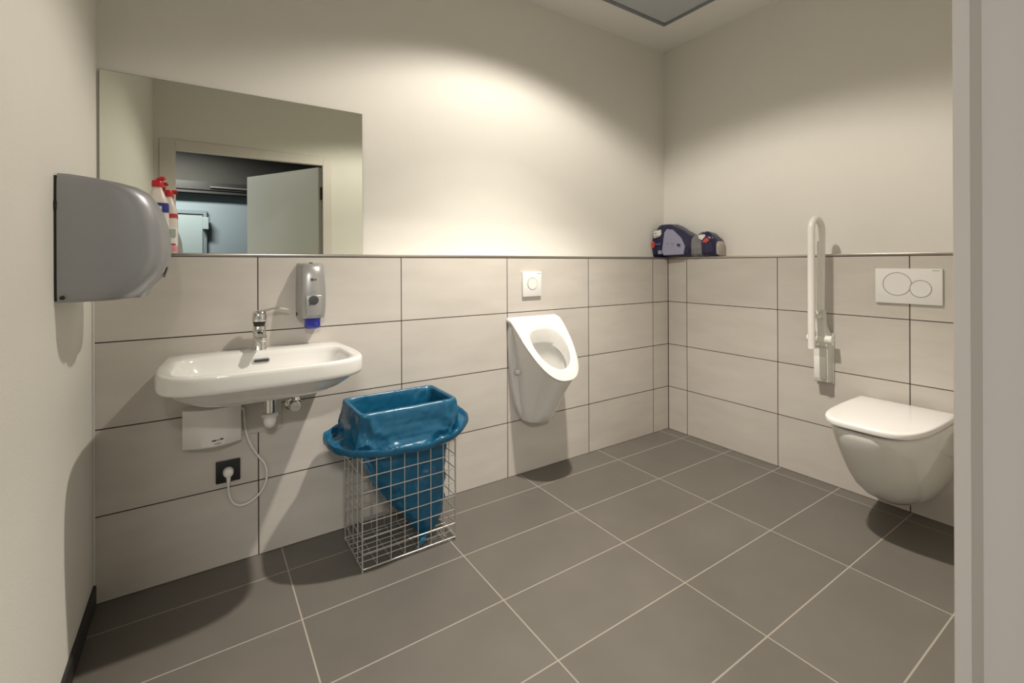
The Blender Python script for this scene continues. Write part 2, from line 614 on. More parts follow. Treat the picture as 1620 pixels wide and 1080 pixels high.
# ------------------------------------------------------------------ ceiling fittings
dl = thing('downlight', 'round recessed ceiling downlight above the middle of the floor', 'lamp', (LAMP[0], LAMP[1], CEIL))
obj('trim_ring', lathe((LAMP[0], LAMP[1], CEIL), (0, 0, -1), [(.075, 0), (.112, 0), (.11, .006), (.085, .008), (.078, .006)], 40), WHITEM, dl, 40)
obj('lens', lathe((LAMP[0], LAMP[1], CEIL), (0, 0, -1), [(.074, 0.0), (.074, .002), (.0, .002)], 40), GLOW, dl, 40)
VX, VY = -0.255, -0.172
vp = thing('ceiling_panel', 'square grey ceiling panel with a darker frame near the far corner', 'ceiling panel', (VX - .3, VY - .3, CEIL))
bm = box(VX - .62, VY - .62, CEIL - .022, VX, VY - .595, CEIL, .003, 1)
box(VX - .62, VY - .025, CEIL - .022, VX, VY, CEIL, .003, 1, bm)
box(VX - .62, VY - .595, CEIL - .022, VX - .595, VY - .025, CEIL, .003, 1, bm)
box(VX - .025, VY - .595, CEIL - .022, VX, VY - .025, CEIL, .003, 1, bm)
obj('frame', bm, VENTF, vp, 40)
obj('panel', box(VX - .595, VY - .595, CEIL - .014, VX - .025, VY - .025, CEIL - .001), VENTP, vp)

# ------------------------------------------------------------------ mirror
mr = thing('wall_mirror', 'frameless rectangular mirror on the wall above the washbasin, standing on the ledge', 'mirror', (-2.59, LB, ZL))
mx0, mx1, mz0, mz1 = -3.058, -2.119, ZL + .001, 1.877
A = 0.0067
def my(x):
    return LB - .007 - A * (x - mx0)
def slab(x0, x1, z0, z1, ya, yb):
    b = bmesh.new()
    v = {}
    for i, x in enumerate((x0, x1)):
        for j, z in enumerate((z0, z1)):
            for k, d in enumerate((ya, yb)):
                v[i, j, k] = b.verts.new((x, my(x) + d, z))
    for f in (((0,0,0),(1,0,0),(1,1,0),(0,1,0)), ((0,0,1),(0,1,1),(1,1,1),(1,0,1)), ((0,0,0),(0,0,1),(1,0,1),(1,0,0)),
              ((0,1,0),(1,1,0),(1,1,1),(0,1,1)), ((0,0,0),(0,1,0),(0,1,1),(0,0,1)), ((1,0,0),(1,0,1),(1,1,1),(1,1,0))):
        b.faces.new([v[q] for q in f])
    return b
obj('mirror_back', slab(mx0, mx1, mz0, mz1, .0003, .005), MEDGE, mr)
obj('mirror_glass', slab(mx0 + .0015, mx1 - .001, mz0, mz1 - .0015, -.0012, 0), MIRROR, mr)

# ------------------------------------------------------------------ washbasin
BX = -2.562
wb = thing('washbasin', 'white ceramic wall-hung washbasin below the mirror', 'washbasin', (BX, -.2, .65))
def basin_ring(s, z, yc=-.245, a=.312, b=.245, n=4.2, nb=14, sy=None, dy=0):
    sy = s if sy is None else sy
    out = []
    for p in superell(0, 0, a * s, b * sy, n, z, 96, nb):
        y = yc + dy + p.y
        t = min(1, max(0, (y + .24) / .24))
        x = p.x * (1 - .085 * t ** 1.5)
        f = min(1, max(0, (-.40 - y) / .09))
        out.append(Vector((BX + x, min(y, -.0005), z)))
    return out
rings = [basin_ring(.10, .697, dy=.02), basin_ring(.32, .699, dy=.02), basin_ring(.50, .704, dy=.016), basin_ring(.66, .717, dy=.012),
         basin_ring(.78, .736, dy=.008), basin_ring(.87, .757, dy=.004), basin_ring(.93, .771, dy=.002), basin_ring(.965, .778), basin_ring(.983, .780), basin_ring(.993, .783), basin_ring(.998, .788), basin_ring(1.0, .795),
         basin_ring(1.0, .824), basin_ring(.996, .832), basin_ring(.986, .8365), basin_ring(.968, .8385)]
def inner_ring(s, z, dy=0.0, n=4.0):
    a, b, yc = .270, .172, -.298 + dy
    return [Vector((BX + p.x, yc + p.y, z)) for p in superell(0, 0, a * s, b * s, n, z, 96, 5)]
rings += [inner_ring(1.03, .838), inner_ring(1.0, .8345), inner_ring(.975, .822), inner_ring(.93, .795, -.004), inner_ring(.84, .765, -.01), inner_ring(.66, .745, -.015),
          inner_ring(.40, .735, -.015, 3), inner_ring(.12, .731, -.015, 2)]
obj('basin', loft(rings), CERAMIC, wb, 50)
# overflow slot on the back slope of the bowl
def stadium(w, h, n=12):
    pts = []
    for k in range(n + 1):
        t = -PI / 2 + PI * k / n
        pts.append((w / 2 - h / 2 + h / 2 * math.cos(t), h / 2 * math.sin(t)))
    for k in range(n + 1):
        t = PI / 2 + PI * k / n
        pts.append((-w / 2 + h / 2 + h / 2 * math.cos(t), h / 2 * math.sin(t)))
    return pts
def flat_shape(pts, org, ex, ey, th):
    ex, ey = Vector(ex).normalized(), Vector(ey).normalized()
    nz = ex.cross(ey)
    o = Vector(org)
    return loft([[o + ex * x + ey * y for x, y in pts], [o + ex * x + ey * y + nz * th for x, y in pts]])
obj('overflow_rim', flat_shape(stadium(.058, .017), (BX - .003, -.138, .806), (1, 0, 0), (0, .30, 1), .004), CHROME, wb, 40)
obj('overflow_slot', flat_shape(stadium(.050, .0095), (BX - .003, -.1415, .806), (1, 0, 0), (0, .30, 1), .0018), BLACK, wb)
obj('drain', lathe((BX, -.31, .731), (0, 0, 1), [(.031, 0), (.031, .003), (.022, .0035), (.018, .001)], 28), CHROME, wb, 40)
# faint maker's print under the front edge
obj('maker_print', box(BX - .11, -.4245, .7535, BX - .05, -.4225, .7570), GAP, wb)

fc = thing('faucet', 'chrome single-lever mixer tap on the back deck of the washbasin', 'faucet', (BX - .003, -.068, .838))
fx, fy, fz = BX - .003, -.068, .838
obj('tap_body', loft([superell(fx, fy, r * .92, r, 3.2, z, 32) for r, z in ((.0265, fz), (.0265, fz + .003), (.0245, fz + .006), (.024, fz + .05), (.0235, fz + .088), (.0215, fz + .092))]), CHROME, fc, 40)
obj('tap_neck', lathe((fx, fy, fz + .091), (0, 0, 1), [(.0185, 0), (.0225, .018), (.0225, .02)], 28), BLACK, fc, 40)
obj('tap_head', loft([superell(fx, fy, r, r, 2.4, z, 32) for r, z in ((.024, fz + .110), (.0255, fz + .114), (.0255, fz + .130), (.0235, fz + .143), (.018, fz + .150), (.008, fz + .1525))]), CHROME, fc, 50)
lv = []
for x, z, wd, th in ((.000, .148, .010, .004), (.02, .150, .011, .004), (.045, .157, .0105, .0035), (.07, .158, .009, .003), (.095, .153, .006, .0025), (.105, .150, .003, .0015)):
    lv.append([Vector((fx + x, fy - wd + .0, fz + z - th)), Vector((fx + x, fy + wd, fz + z - th)), Vector((fx + x, fy + wd, fz + z + th)), Vector((fx + x, fy - wd, fz + z + th))])
obj('lever', loft(lv), CHROME, fc, 60)
sp_ = []
for y, z, wd, th in ((-.018, .060, .018, .018), (-.05, .062, .0175, .0135), (-.085, .057, .016, .010), (-.108, .050, .0145, .008), (-.113, .047, .011, .006)):
    sp_.append([Vector((fx + a * wd, fy + y, fz + z + b * th)) for a, b in ((-1, -.7), (-.7, -1), (.7, -1), (1, -.7), (1, .7), (.7, 1), (-.7, 1), (-1, .7))])
obj('spout', loft(sp_), CHROME, fc, 60)
obj('aerator', lathe((fx + .002, fy - .112, fz + .052), (0, -.55, .8), [(.0065, -.006), (.0075, .002), (.005, .006), (.001, .0075)], 16), CHROME, fc, 50)

# trap, cover plate, valve
tp = thing('bottle_trap', 'chrome and white plastic drain trap hanging under the washbasin', 'drain trap', (-2.535, -.12, .6))
tx, ty = -2.535, -.12
obj('tailpiece', lathe((tx, ty, .696), (0, 0, -1), [(.016, 0), (.016, .04), (.021, .042), (.021, .094), (.018, .096)], 24), CHROME, tp, 40)
obj('union_nut', lathe((tx, ty, .600), (0, 0, -1), [(.024, 0), (.0285, .004), (.0285, .016), (.025, .018)], 24), PLASTIC, tp, 40)
obj('trap_cup', lathe((tx, ty, .582), (0, 0, -1), [(.023, 0), (.022, .018), (.017, .034), (.008, .040)], 24), PLASTIC, tp, 40)
obj('waste_pipe', tube([(tx, ty, .615), (tx, ty + .06, .615), (tx, -.0055, .615)], .013, 14), CHROME, tp, 40)
cp = obj('cover_plate', box(-2.627, -.0055, .494, -2.478, -.0003, .625, .001, 1), PLATEG)
tag(cp, 'plain grey cover plate on the wall tiles behind the drain trap', 'plate')
av = thing('angle_valve', 'small chrome stop valve on the tiles right of the drain trap', 'valve', (-2.435, -.02, .595))
vx, vz = -2.437, .592
obj('rosette', lathe((vx, -.0005, vz), (0, -1, 0), [(.031, 0), (.031, .004), (.024, .010), (.012, .012)], 28), CHROME, av, 40)
obj('valve_body', tube([(vx, -.01, vz), (vx, -.045, vz)], .0105, 14), CHROME, av, 40)
obj('hand_wheel', lathe((vx, -.046, vz), (0, -1, 0), [(.014, 0), (.022, .003), (.0225, .016), (.019, .021), (.004, .022)], 10), CHROME, av, 30)
obj('supply_pipe', tube(smooth_path([(vx, -.03, vz + .012), (vx, -.032, vz + .06), (vx - .015, -.04, vz + .070), (vx - .03, -.05, vz + .082)], 5), .005, 10), CHROME, av, 40)

# ------------------------------------------------------------------ instant water heater with its cable
wh = thing('water_heater', 'small white instant water heater with power cable under the washbasin', 'water heater', (-2.72, -.02, .55))
hx0, hx1, hz0, hz1 = -2.812, -2.626, .490, .632
hr = []
for z, k in ((hz0, .90), (hz0 + .006, .97), (hz0 + .05, 1.0), (hz1 - .006, .985), (hz1, .95)):
    ring = [Vector((hx0, -.0005, z)), Vector((hx0, -.045 * k, z))]
    for i in range(1, 15):
        t = i / 15
        ring.append(Vector((hx0 + (hx1 - hx0) * t, -(.045 + .038 * math.sin(PI * t)) * k, z)))
    ring += [Vector((hx1, -.045 * k, z)), Vector((hx1, -.0005, z))]
    hr.append(ring)
obj('heater_case', loft(hr), PLASTIC, wh, 35)
def heater_y(x):
    t = (x - hx0) / (hx1 - hx0)
    return -(.045 + .038 * math.sin(PI * t)) - .0008
for a, b, z, h, mm in ((-2.722, -2.708, .5165, .0045, DGREY), (-2.7065, -2.698, .517, .003, PRINT), (-2.6965, -2.686, .518, .0045, DGREY), (-2.715, -2.693, .504, .0014, PRINT)):
    obj('logo_print', box(a, min(heater_y(a), heater_y(b)) + .0003, z - h / 2, b, max(heater_y(a), heater_y(b)) + .0025, z + h / 2), mm, wh)
# cable: leaves the case on its right side, loops down and ends in the plug
cab = [(-2.630, -.03, .612), (-2.617, -.022, .600), (-2.614, -.012, .565), (-2.610, -.010, .52), (-2.594, -.010, .46), (-2.567, -.010, .405), (-2.541, -.010, .362), (-2.535, -.010, .31),
       (-2.551, -.010, .262), (-2.588, -.010, .229), (-2.628, -.010, .222), (-2.655, -.012, .245), (-2.667, -.016, .29), (-2.668, -.028, .335)]
cb = obj('power_cable', tube(smooth_path(cab, 7), .0040, 10), PLASTIC, wh, 60)
obj('power_plug', merge(lathe((-2.668, -.013, .366), (0, -1, 0), [(.0185, 0), (.0185, .008), (.016, .022), (.012, .026), (.001, .027)], 24),
                        tube([(-2.668, -.029, .366), (-2.668, -.029, .345), (-2.668, -.028, .325)], [.0085, .0075, .005], 12)), PLASTIC, cb, 50)
ws = thing('wall_socket', 'black square power socket with a white plug below the water heater', 'socket', (-2.668, 0, .365))
obj('socket_frame', box(-2.709, -.0085, .323, -2.627, -.0003, .408, .003, 2), BLACK, ws, 40)
obj('socket_insert', lathe((-2.668, -.0085, .366), (0, -1, 0), [(.022, 0), (.0215, .0015), (.020, .002)], 28), BLACK, ws, 40)

# ------------------------------------------------------------------ soap dispenser
sd = thing('soap_dispenser', 'silver wall soap dispenser with blue nozzle right of the tap', 'soap dispenser', (-2.365, 0, .94))
sx0, sx1 = -2.425, -2.313
srs = []
for z, dpt, ins in ((.946, .078, .012), (.949, .083, .008), (.99, .088, .004), (1.05, .088, .003), (1.12, .082, .007), (1.155, .074, .012), (1.166, .064, .016), (1.172, .05, .020), (1.174, .03, .022)):
    r = []
    c = .020
    xa, xb = sx0 + ins * .4, sx1 - ins * .4
    r.append(Vector((xa, -.0005, z)))
    r.append(Vector((xa, -dpt * .45, z)))
    xa2, xb2 = sx0 + .010 + ins, sx1 - .010 - ins
    r.append(Vector((xa2 - .006, -dpt + .010, z)))
    r.append(Vector((xa2, -dpt + .003, z)))
    for t in (.25, .5, .75):
        r.append(Vector((xa2 + .008 + (xb2 - xa2 - .016) * t, -dpt - .003 * math.sin(PI * t), z)))
    r.append(Vector((xb2, -dpt + .003, z)))
    r.append(Vector((xb2 + .006, -dpt + .010, z)))
    r.append(Vector((xb, -dpt * .45, z)))
    r.append(Vector((xb, -.0005, z)))
    srs.append(r)
obj('dispenser_case', loft(srs), SILVER2, sd, 38)
obj('push_bar', box(-2.400, -.0955, .960, -2.338, -.085, 1.042, .004, 3), SILVER2, sd, 40)
pbm = lathe((-2.3705, -.0955, 1.022), (0, -1, 0), [(.019, 0), (.019, .0015), (.016, .0025)], 28)
prism_pts = [(-2.388, 1.012), (-2.378, 1.006), (-2.386, 1.000)]
tb = bmesh.new()
a_ = [tb.verts.new((x, -.0955, z)) for x, z in prism_pts]
b_ = [tb.verts.new((x, -.0975, z)) for x, z in prism_pts]
for i in range(3):
    tb.faces.new((a_[i], a_[(i + 1) % 3], b_[(i + 1) % 3], b_[i]))
tb.faces.new(a_[::-1]); tb.faces.new(b_)
obj('press_symbol', merge(pbm, tb), DGREY, sd, 40)
obj('logo_print', merge(box(-2.380, -.0875, 1.101, -2.369, -.080, 1.111), box(-2.366, -.0875, 1.1035, -2.358, -.080, 1.1085)), DGREY, sd)
obj('logo_print', box(-2.379, -.0915, 1.0555, -2.357, -.085, 1.0575), PRINT, sd)
obj('nozzle', loft([superell(-2.370, -.058, .030, .022, 5, z, 28) for z in (.948, .915)] + [superell(-2.370, -.058, .027, .019, 5, .906, 28), superell(-2.370, -.058, .018, .013, 4, .903, 28)]), BLUECLR, sd, 50)
obj('key_slot', box(sx0 - .0005, -.030, .957, sx0 + .006, -.020, .970), BLACK, sd)
obj('lock_button', box(-2.378, -.045, 1.172, -2.364, -.032, 1.1765, .001), BLACK, sd)

# ------------------------------------------------------------------ hand dryer on the left wall
hd = thing('hand_dryer', 'silver-grey hand dryer on the left wall beside the mirror', 'hand dryer', (XL, -.36, 1.07))
dyc, dw = -.357, .142
rings = []
prof = [(1.0715, .10, .92), (1.0725, .125, .95), (1.076, .150, .972), (1.081, .166, .985), (1.10, .186, .993), (1.125, .207, .998), (1.148, .221, 1), (1.18, .231, 1), (1.22, .234, 1),
        (1.26, .231, 1), (1.29, .226, 1), (1.33, .214, .998), (1.355, .202, .995), (1.374, .186, .99), (1.386, .165, .982), (1.394, .135, .97), (1.400, .09, .96), (1.404, .045, .95)]
for z, dp, k in prof:
    ring = []
    hw = dw * k
    rc = min(.075, dp * .55)
    ring.append(Vector((XL + .006, dyc - hw, z)))
    ring.append(Vector((XL + max(.012, (dp - rc) * .5), dyc - hw, z)))
    for i in range(9):
        t = PI / 2 * i / 8
        ring.append(Vector((XL + dp - rc + rc * sgp(math.sin(t), .8), dyc - hw + rc * (1 - sgp(math.cos(t), .8)), z)))
    for i in range(9):
        t = PI / 2 * (8 - i) / 8
        ring.append(Vector((XL + dp - rc + rc * sgp(math.sin(t), .8), dyc + hw - rc * (1 - sgp(math.cos(t), .8)), z)))
    ring.append(Vector((XL + max(.012, (dp - rc) * .5), dyc + hw, z)))
    ring.append(Vector((XL + .006, dyc + hw, z)))
    rings.append(ring)
obj('dryer_case', loft(rings), SILVER, hd, 45)
obj('back_plate', box(XL + .0003, dyc - dw + .004, 1.076, XL + .0065, dyc + dw - .004, 1.398), BLACK, hd)
obj('outlet_nozzle', loft([superell(XL + .150, dyc, a, b, 3, z, 32) for a, b, z in ((.040, .07, 1.12), (.034, .062, 1.085), (.030, .055, 1.074), (.026, .048, 1.074), (.022, .044, 1.09))]), SILVER, hd, 40)
obj('sensor_window', flat_shape([(-.03, -.016), (.03, -.016), (.03, .016), (-.03, .016)], (XL + .2215, dyc + .0, 1.146), (0, 1, 0), (.28, 0, 1), .002), BLACK, hd)
for y0, z0 in ((dyc - dw - .0005, 1.084),):
    obj('lock_screw', lathe((XL + .016, y0 + .004, z0), (0, -1, 0), [(.0052, 0), (.0052, .0055), (.003, .006)], 16), BLACK, hd, 40)
obj('cover_clip', box(XL + .001, dyc - dw - .002, 1.312, XL + .0065, dyc - dw + .006, 1.332), BLACK, hd)
obj('lock_screw', lathe((XL + .095, dyc - .06, 1.392), (0, 0, 1), [(.010, 0), (.010, .008), (.006, .010)], 16), SILVER2, hd, 40)

# ------------------------------------------------------------------ bottles on the ledge
def bottle(bx, by, rx, ry, h, label, cat, kind):
    z0 = ZL + .0003
    t = thing('cleaner_bottle', label, cat, (bx, by, z0))
    def ring(kx, z):
        return superell(bx, by, rx * kx, ry * min(1, kx * 1.15), 3.0, z0 + z * h, 32)
    obj('bottle_body', loft([ring(.9, 0), ring(1, .015), ring(1, .56), ring(.97, .66), ring(.86, .74), ring(.70, .80), ring(.56, .85), ring(.42, .895), ring(.40, .93)]), BOTP, t, 50)
    obj('liquid_band', loft([ring(1.006, .02), ring(1.012, .03), ring(1.012, .105), ring(1.006, .11)], False, False), PINKL, t, 50)
    def wrap(name, z0_, z1_, mm, k=1.015):
        obj(name, loft([ring(k, z0_), ring(k, z1_)], False, False), mm, t, 50)
    wrap('label', .13, .42, LABELW, 1.014)
    cz = z0 + .925 * h
    cap = loft([superell(bx, by, rx * k, ry * k * 1.3, 2.2, z, 24) for k, z in ((.5, cz), (.52, cz + .004), (.52, cz + .02), (.45, cz + .024))])
    if kind == 0:
        wrap('brand_label', .60, .735, LABELB, 1.02) if False else None
        obj('brand_label', loft([superell(bx, by, rx * k, ry * 1.06, 3.0, z0 + z * h, 32) for k, z in ((1.02, .565), (1.02, .64), (.985, .70))], False, False), LABELB, t, 50)
        obj('brand_sign', box(bx - .022, by - ry * 1.10, z0 + .60 * h, bx + .014, by - ry * 1.02, z0 + .655 * h, .002), LABELW, t)
        lb = bmesh.new()
        for q, (lw, lh) in enumerate(((.004, .007), (.006, .006), (.005, .006), (.004, .006))):
            box(bx - .016 + q * .0068, by - ry * 1.115, z0 + .628 * h - lh / 2, bx - .016 + q * .0068 + lw, by - ry * 1.09, z0 + .628 * h + lh / 2, bm=lb)
        obj('brand_lettering', lb, LABELR, t)
        obj('label_picture', box(bx + .002, by - ry * 1.09, z0 + .17 * h, bx + .022, by - ry * 0.98, z0 + .37 * h, .002), LABELG, t)
        obj('label_print', box(bx + .010, by - ry * 1.11, z0 + .145 * h, bx + .020, by - ry * 0.98, z0 + .20 * h), DGREY, t)
        nz = tube([(bx - .006, by - .001, cz + .020), (bx + .002, by - .003, cz + .027), (bx + .012, by - .006, cz + .031), (bx + .021, by - .009, cz + .032), (bx + .026, by - .010, cz + .032)], [.004, .007, .0085, .007, .002], 16)
        merge(cap, nz)
    else:
        obj('brand_label', loft([superell(bx, by, rx * 1.02, ry * 1.06, 3.0, z0 + z * h, 32) for z in (.575, .645)], False, False), LABELR, t, 50)
        obj('label_picture', box(bx + .004, by - ry * 1.09, z0 + .26 * h, bx + .022, by - ry * 0.98, z0 + .39 * h, .002), LABELG, t)
        obj('label_print', box(bx + .006, by - ry * 1.09, z0 + .13 * h, bx + .022, by - ry * 0.98, z0 + .155 * h), LABELR, t)
        nz = tube([(bx, by, cz + .02), (bx + .012, by - .002, cz + .021), (bx + .027, by - .004, cz + .022)], [.006, .005, .0035], 12)
        merge(cap, nz)
    obj('spout_cap', cap, REDP, t, 50)
    return t
bottle(-2.886, .026, .034, .020, .262, 'taller white cleaner bottle with red cap and blue label on the ledge', 'bottle', 0)
bottle(-2.855, .068, .027, .017, .232, 'shorter white cleaner bottle with red label band behind the taller one on the ledge', 'bottle', 1)

# ------------------------------------------------------------------ wire basket and liner
KX0, KX1, KY0, KY1, KZ0, KZ1 = -2.250, -1.858, -.350, -.098, .012, .592
kb = thing('wire_basket', 'rectangular silver wire mesh bin standing between washbasin and urinal', 'bin', ((KX0 + KX1) / 2, (KY0 + KY1) / 2, 0))
WR = .0021
NV, NS, NH = 7, 4, 10
def lin(a, b, n):
    return [a + (b - a) * i / n for i in range(n + 1)]
HZ = lin(KZ0, KZ1, NH)
for nm, y in (('front_grid', KY0), ('back_grid', KY1)):
    b = bmesh.new()
    for x in lin(KX0, KX1, NV)[1:-1]:
        tube([(x, y, KZ0), (x, y, KZ1)], WR, 6, b)
    for z in HZ:
        tube([(KX0, y, z), (KX1, y, z)], WR * (1.5 if z in (HZ[0], HZ[-1]) else 1), 6, b)
    obj('wire_panel', b, WIRE, kb, 60)
for x in (KX0, KX1):
    b = bmesh.new()
    for y in lin(KY0, KY1, NS)[1:-1]:
        tube([(x, y, KZ0), (x, y, KZ1)], WR, 6, b)
    for z in HZ:
        tube([(x, KY0, z), (x, KY1, z)], WR * (1.5 if z in (HZ[0], HZ[-1]) else 1), 6, b)
    obj('wire_panel', b, WIRE, kb, 60)
b = bmesh.new()
zb = HZ[1] - .012
for x in lin(KX0, KX1, NV)[1:-1]:
    tube([(x, KY0, HZ[0] + .004), (x, KY1, HZ[0] + .004)], WR, 6, b)
for y in lin(KY0, KY1, NS + 3)[1:-1]:
    tube([(KX0, y, HZ[0] + .0077), (KX1, y, HZ[0] + .0077)], WR, 6, b)
obj('base_grid', b, WIRE, kb, 60)
for x in (KX0, KX1):
    for y in (KY0, KY1):
        obj('corner_post', tube([(x, y, 0.0004), (x, y, KZ1)], .0034, 8), WIRE, kb, 60)

# liner
lc = Vector(((KX0 + KX1) / 2, (KY0 + KY1) / 2, 0))
NB = 320
def liner_ring(cx, cy, hw, hd, n, zf, wrk, seed, hf=1.0):
    """One ring of the bag before it is crumpled: base points, crumple amount, share of fine creases."""
    out = []
    for k in range(NB):
        t = 2 * PI * k / NB
        e = 2 / n
        out.append(Vector((cx + hw * sgp(math.cos(t), e), cy + hd * sgp(math.sin(t), e), zf(t) if callable(zf) else zf)))
    return out, wrk, hf
def crease(p, sx, sz, off):
    return 1 - 2.6 * abs(noise.noise(Vector((p.x * sx + off, p.y * sx, p.z * sz + off))))
def crumple(rings, sub):
    """Fill in rings between the given ones and push them in and out into film creases."""
    out = []
    for i in range(len(rings) - 1):
        r0, r1, r2, r3 = rings[max(i - 1, 0)], rings[i], rings[i + 1], rings[min(i + 2, len(rings) - 1)]
        gap = max((a_ - b_).length for a_, b_ in zip(r1[0][::16], r2[0][::16]))
        m = max(1, min(sub, int(gap / .006)))
        for j in range(m):
            t = j / m
            w_, h_ = r1[1] + (r2[1] - r1[1]) * t, r1[2] + (r2[2] - r1[2]) * t
            ring = []
            for k in range(NB):
                p0, p1, p2, p3 = r0[0][k], r1[0][k], r2[0][k], r3[0][k]
                p = 0.5 * ((2 * p1) + (p2 - p0) * t + (2 * p0 - 5 * p1 + 4 * p2 - p3) * t * t + (3 * p1 - p0 - 3 * p2 + p3) * t ** 3)
                a_ = 2 * PI * k / NB
                d = Vector((math.cos(a_), math.sin(a_), 0))
                q = p + Vector((0, 0, .35 * p.x))
                f = .9 * noise.noise(Vector((p.x * 9, p.y * 9, p.z * 7))) + h_ * (.75 * crease(q, 11, 9, 1.7) + .55 * crease(p - Vector((0, 0, .5 * p.x)), 19, 15, 5.1) + .25 * crease(p, 42, 30, 9.3) - .3)
                ring.append(p + d * (w_ * f) + Vector((0, 0, w_ * .35 * f * h_)))
            out.append(ring)
    out.append(rings[-1][0])
    return out
def hemz(t):
    c, s = math.cos(t), math.sin(t)
    return .470 + .016 * s + .012 * c + .010 * math.sin(2 * t + .6) + .006 * noise.noise(Vector((c * 4, s * 4, 3)))
def blend(z0, f):
    return lambda t: z0 + (hemz(t) - z0) * f
rr = []
hx_, hy_ = (KX1 - KX0) / 2, (KY1 - KY0) / 2
ox, oy = lc.x, lc.y
# from the hem (folded inward a little) up over the rim and down inside
rr.append(liner_ring(ox - .008, oy - .004, .262, .172, 2.5, lambda t: hemz(t) + .006, .006, 1.0, .22))
rr.append(liner_ring(ox - .008, oy - .004, .280, .188, 2.4, lambda t: hemz(t) - .006, .008, 1.0, .22))
rr.append(liner_ring(ox - .008, oy - .004, .294, .201, 2.35, lambda t: hemz(t) - .003, .010, 1.0, .22))
rr.append(liner_ring(ox - .008, oy - .004, .299, .206, 2.35, lambda t: hemz(t) + .012, .010, 1.0, .22))
rr.append(liner_ring(ox - .008, oy - .004, .297, .204, 2.35, lambda t: hemz(t) + .024, .009, 1.02, .22))
rr.append(liner_ring(ox - .007, oy - .004, .288, .196, 2.4, lambda t: hemz(t) + .018, .010, 1.05, .4))
rr.append(liner_ring(ox - .006, oy - .003, .268, .180, 2.7, blend(.600, .98), .011, 1.1))
rr.append(liner_ring(ox - .005, oy - .002, .244, .163, 3.4, blend(.600, .95), .012, 1.2))
rr.append(liner_ring(ox - .004, oy - .001, .228, .153, 5, blend(.600, .87), .011, 1.3))
rr.append(liner_ring(ox - .003, oy, .221, .148, 8, blend(.600, .70), .009, 1.4))
rr.append(liner_ring(ox - .002, oy, .216, .145, 10, blend(.600, .47), .0095, 1.45))
rr.append(liner_ring(ox - .001, oy, .212, .142, 12, blend(.600, .26), .005, 1.5))
rr.append(liner_ring(ox, oy, .208, .139, 14, .590, .0025, 1.5))
rr.append(liner_ring(ox, oy, .205, .136, 16, .5985, .0012, 1.5))
rr.append(liner_ring(ox, oy, .2005, .131, 20, .6005, .0006, 1.5))
rr.append(liner_ring(ox, oy, .1935, .124, 20, .6000, .0006, 1.5))
rr.append(liner_ring(ox, oy, .1905, .121, 16, .596, .001, 1.5))
rr.append(liner_ring(ox, oy, .188, .118, 10, .585, .002, 1.6))
for z, cx, cy, hw, hd, n, wk in ((.54, 0, 0, .184, .114, 8, .004), (.48, .004, .0, .180, .112, 6, .006), (.42, .010, 0, .174, .110, 4.5, .008), (.35, .020, 0, .162, .105, 3.6, .011),
                                 (.28, .035, 0, .146, .098, 3, .013), (.21, .054, 0, .124, .088, 2.6, .014), (.15, .074, -.004, .100, .078, 2.5, .014),
                                 (.10, .090, -.010, .078, .068, 2.4, .013), (.06, .098, -.014, .060, .056, 2.3, .011), (.036, .100, -.016, .044, .042, 2.2, .007), (.030, .100, -.016, .015, .015, 2, 0)):
    rr.append(liner_ring(ox + cx, oy + cy, hw, hd, n, z, wk, 2.0 + z * .8))
bl = thing('bin_liner', 'blue plastic bin bag folded over the rim of the wire bin', 'bin bag', (lc.x, lc.y, .03))
obj('bag_film', loft(crumple(rr, 8), False, True), BAG, bl, 80)
kn = []
for i, (px, py, pz, wd) in enumerate(((-1.985, -.300, .052, .012), (-1.992, -.322, .050, .020), (-2.000, -.338, .042, .012), (-2.012, -.343, .028, .016), (-2.020, -.343, .020, .008))):
    kn.append([Vector((px - wd, py, pz)), Vector((px - wd * .2, py - .003, pz + .004)), Vector((px + wd, py, pz + .001)), Vector((px, py + .004, pz - .003))])
obj('bag_tail', loft(kn), BAG, bl, 70)

# ------------------------------------------------------------------ urinal
UX = -1.198
ur = thing('urinal', 'white ceramic wall-hung urinal with an open oval bowl', 'urinal', (UX, 0, .30))
def zr(y):
    if y > -.035:
        return .868 + .004 * (y + .035) / .035
    t = (-.035 - y) / (.315 - .035)
    t = min(1.04, max(0, t))
    return .868 - .292 * (t ** 1.12) + .010 * math.sin(PI * min(1, t)) * 0
outer = ushape(.172, -.314, -.0005, 2.5)
def mixring(w, yf, f, n=2.5, yb=-.0005, dz=0.0, zlow=.306):
    ro = ushape(w, yf, yb, n)
    out = []
    for (x, y), (xo, yo) in zip(ro, outer):
        zt_ = zr(yo)
        out.append(Vector((UX + x, y, zlow + (zt_ - zlow) * f + dz)))
    return out
rings = [mixring(.070, -.095, 0, 3.2, dz=-.004), mixring(.088, -.118, 0, 3.0, dz=.002), mixring(.094, -.128, .03, 2.9), mixring(.105, -.160, .2), mixring(.118, -.198, .42), mixring(.134, -.240, .64), mixring(.148, -.276, .82),
         mixring(.161, -.297, .93), mixring(.164, -.302, .955), mixring(.171, -.312, .968), mixring(.173, -.315, .982), mixring(.170, -.312, 1.0)]
def rimring(w, yf, yb, n, dz=0.0, zabs=None):
    ro = ushape(w, yf, yb, n)
    return [Vector((UX + x, y, (zr(y) + dz) if zabs is None else zabs)) for x, y in ro]
def oval(w, yf, yb, M=40, back=16, mid=.42):
    yc = yb + (yf - yb) * mid
    pts = [(-w * math.cos(PI * k / M), yc + (yf - yc) * math.sin(PI * k / M)) for k in range(M + 1)]
    return pts + [(w * sgp(math.cos(PI * k / back), .75), yc + (yb - yc) * math.sin(PI * k / back) ** .75) for k in range(1, back)]
def ovring(w, yf, yb, dz):
    return [Vector((UX + x, y, zr(y) + dz)) for x, y in oval(w, yf, yb)]
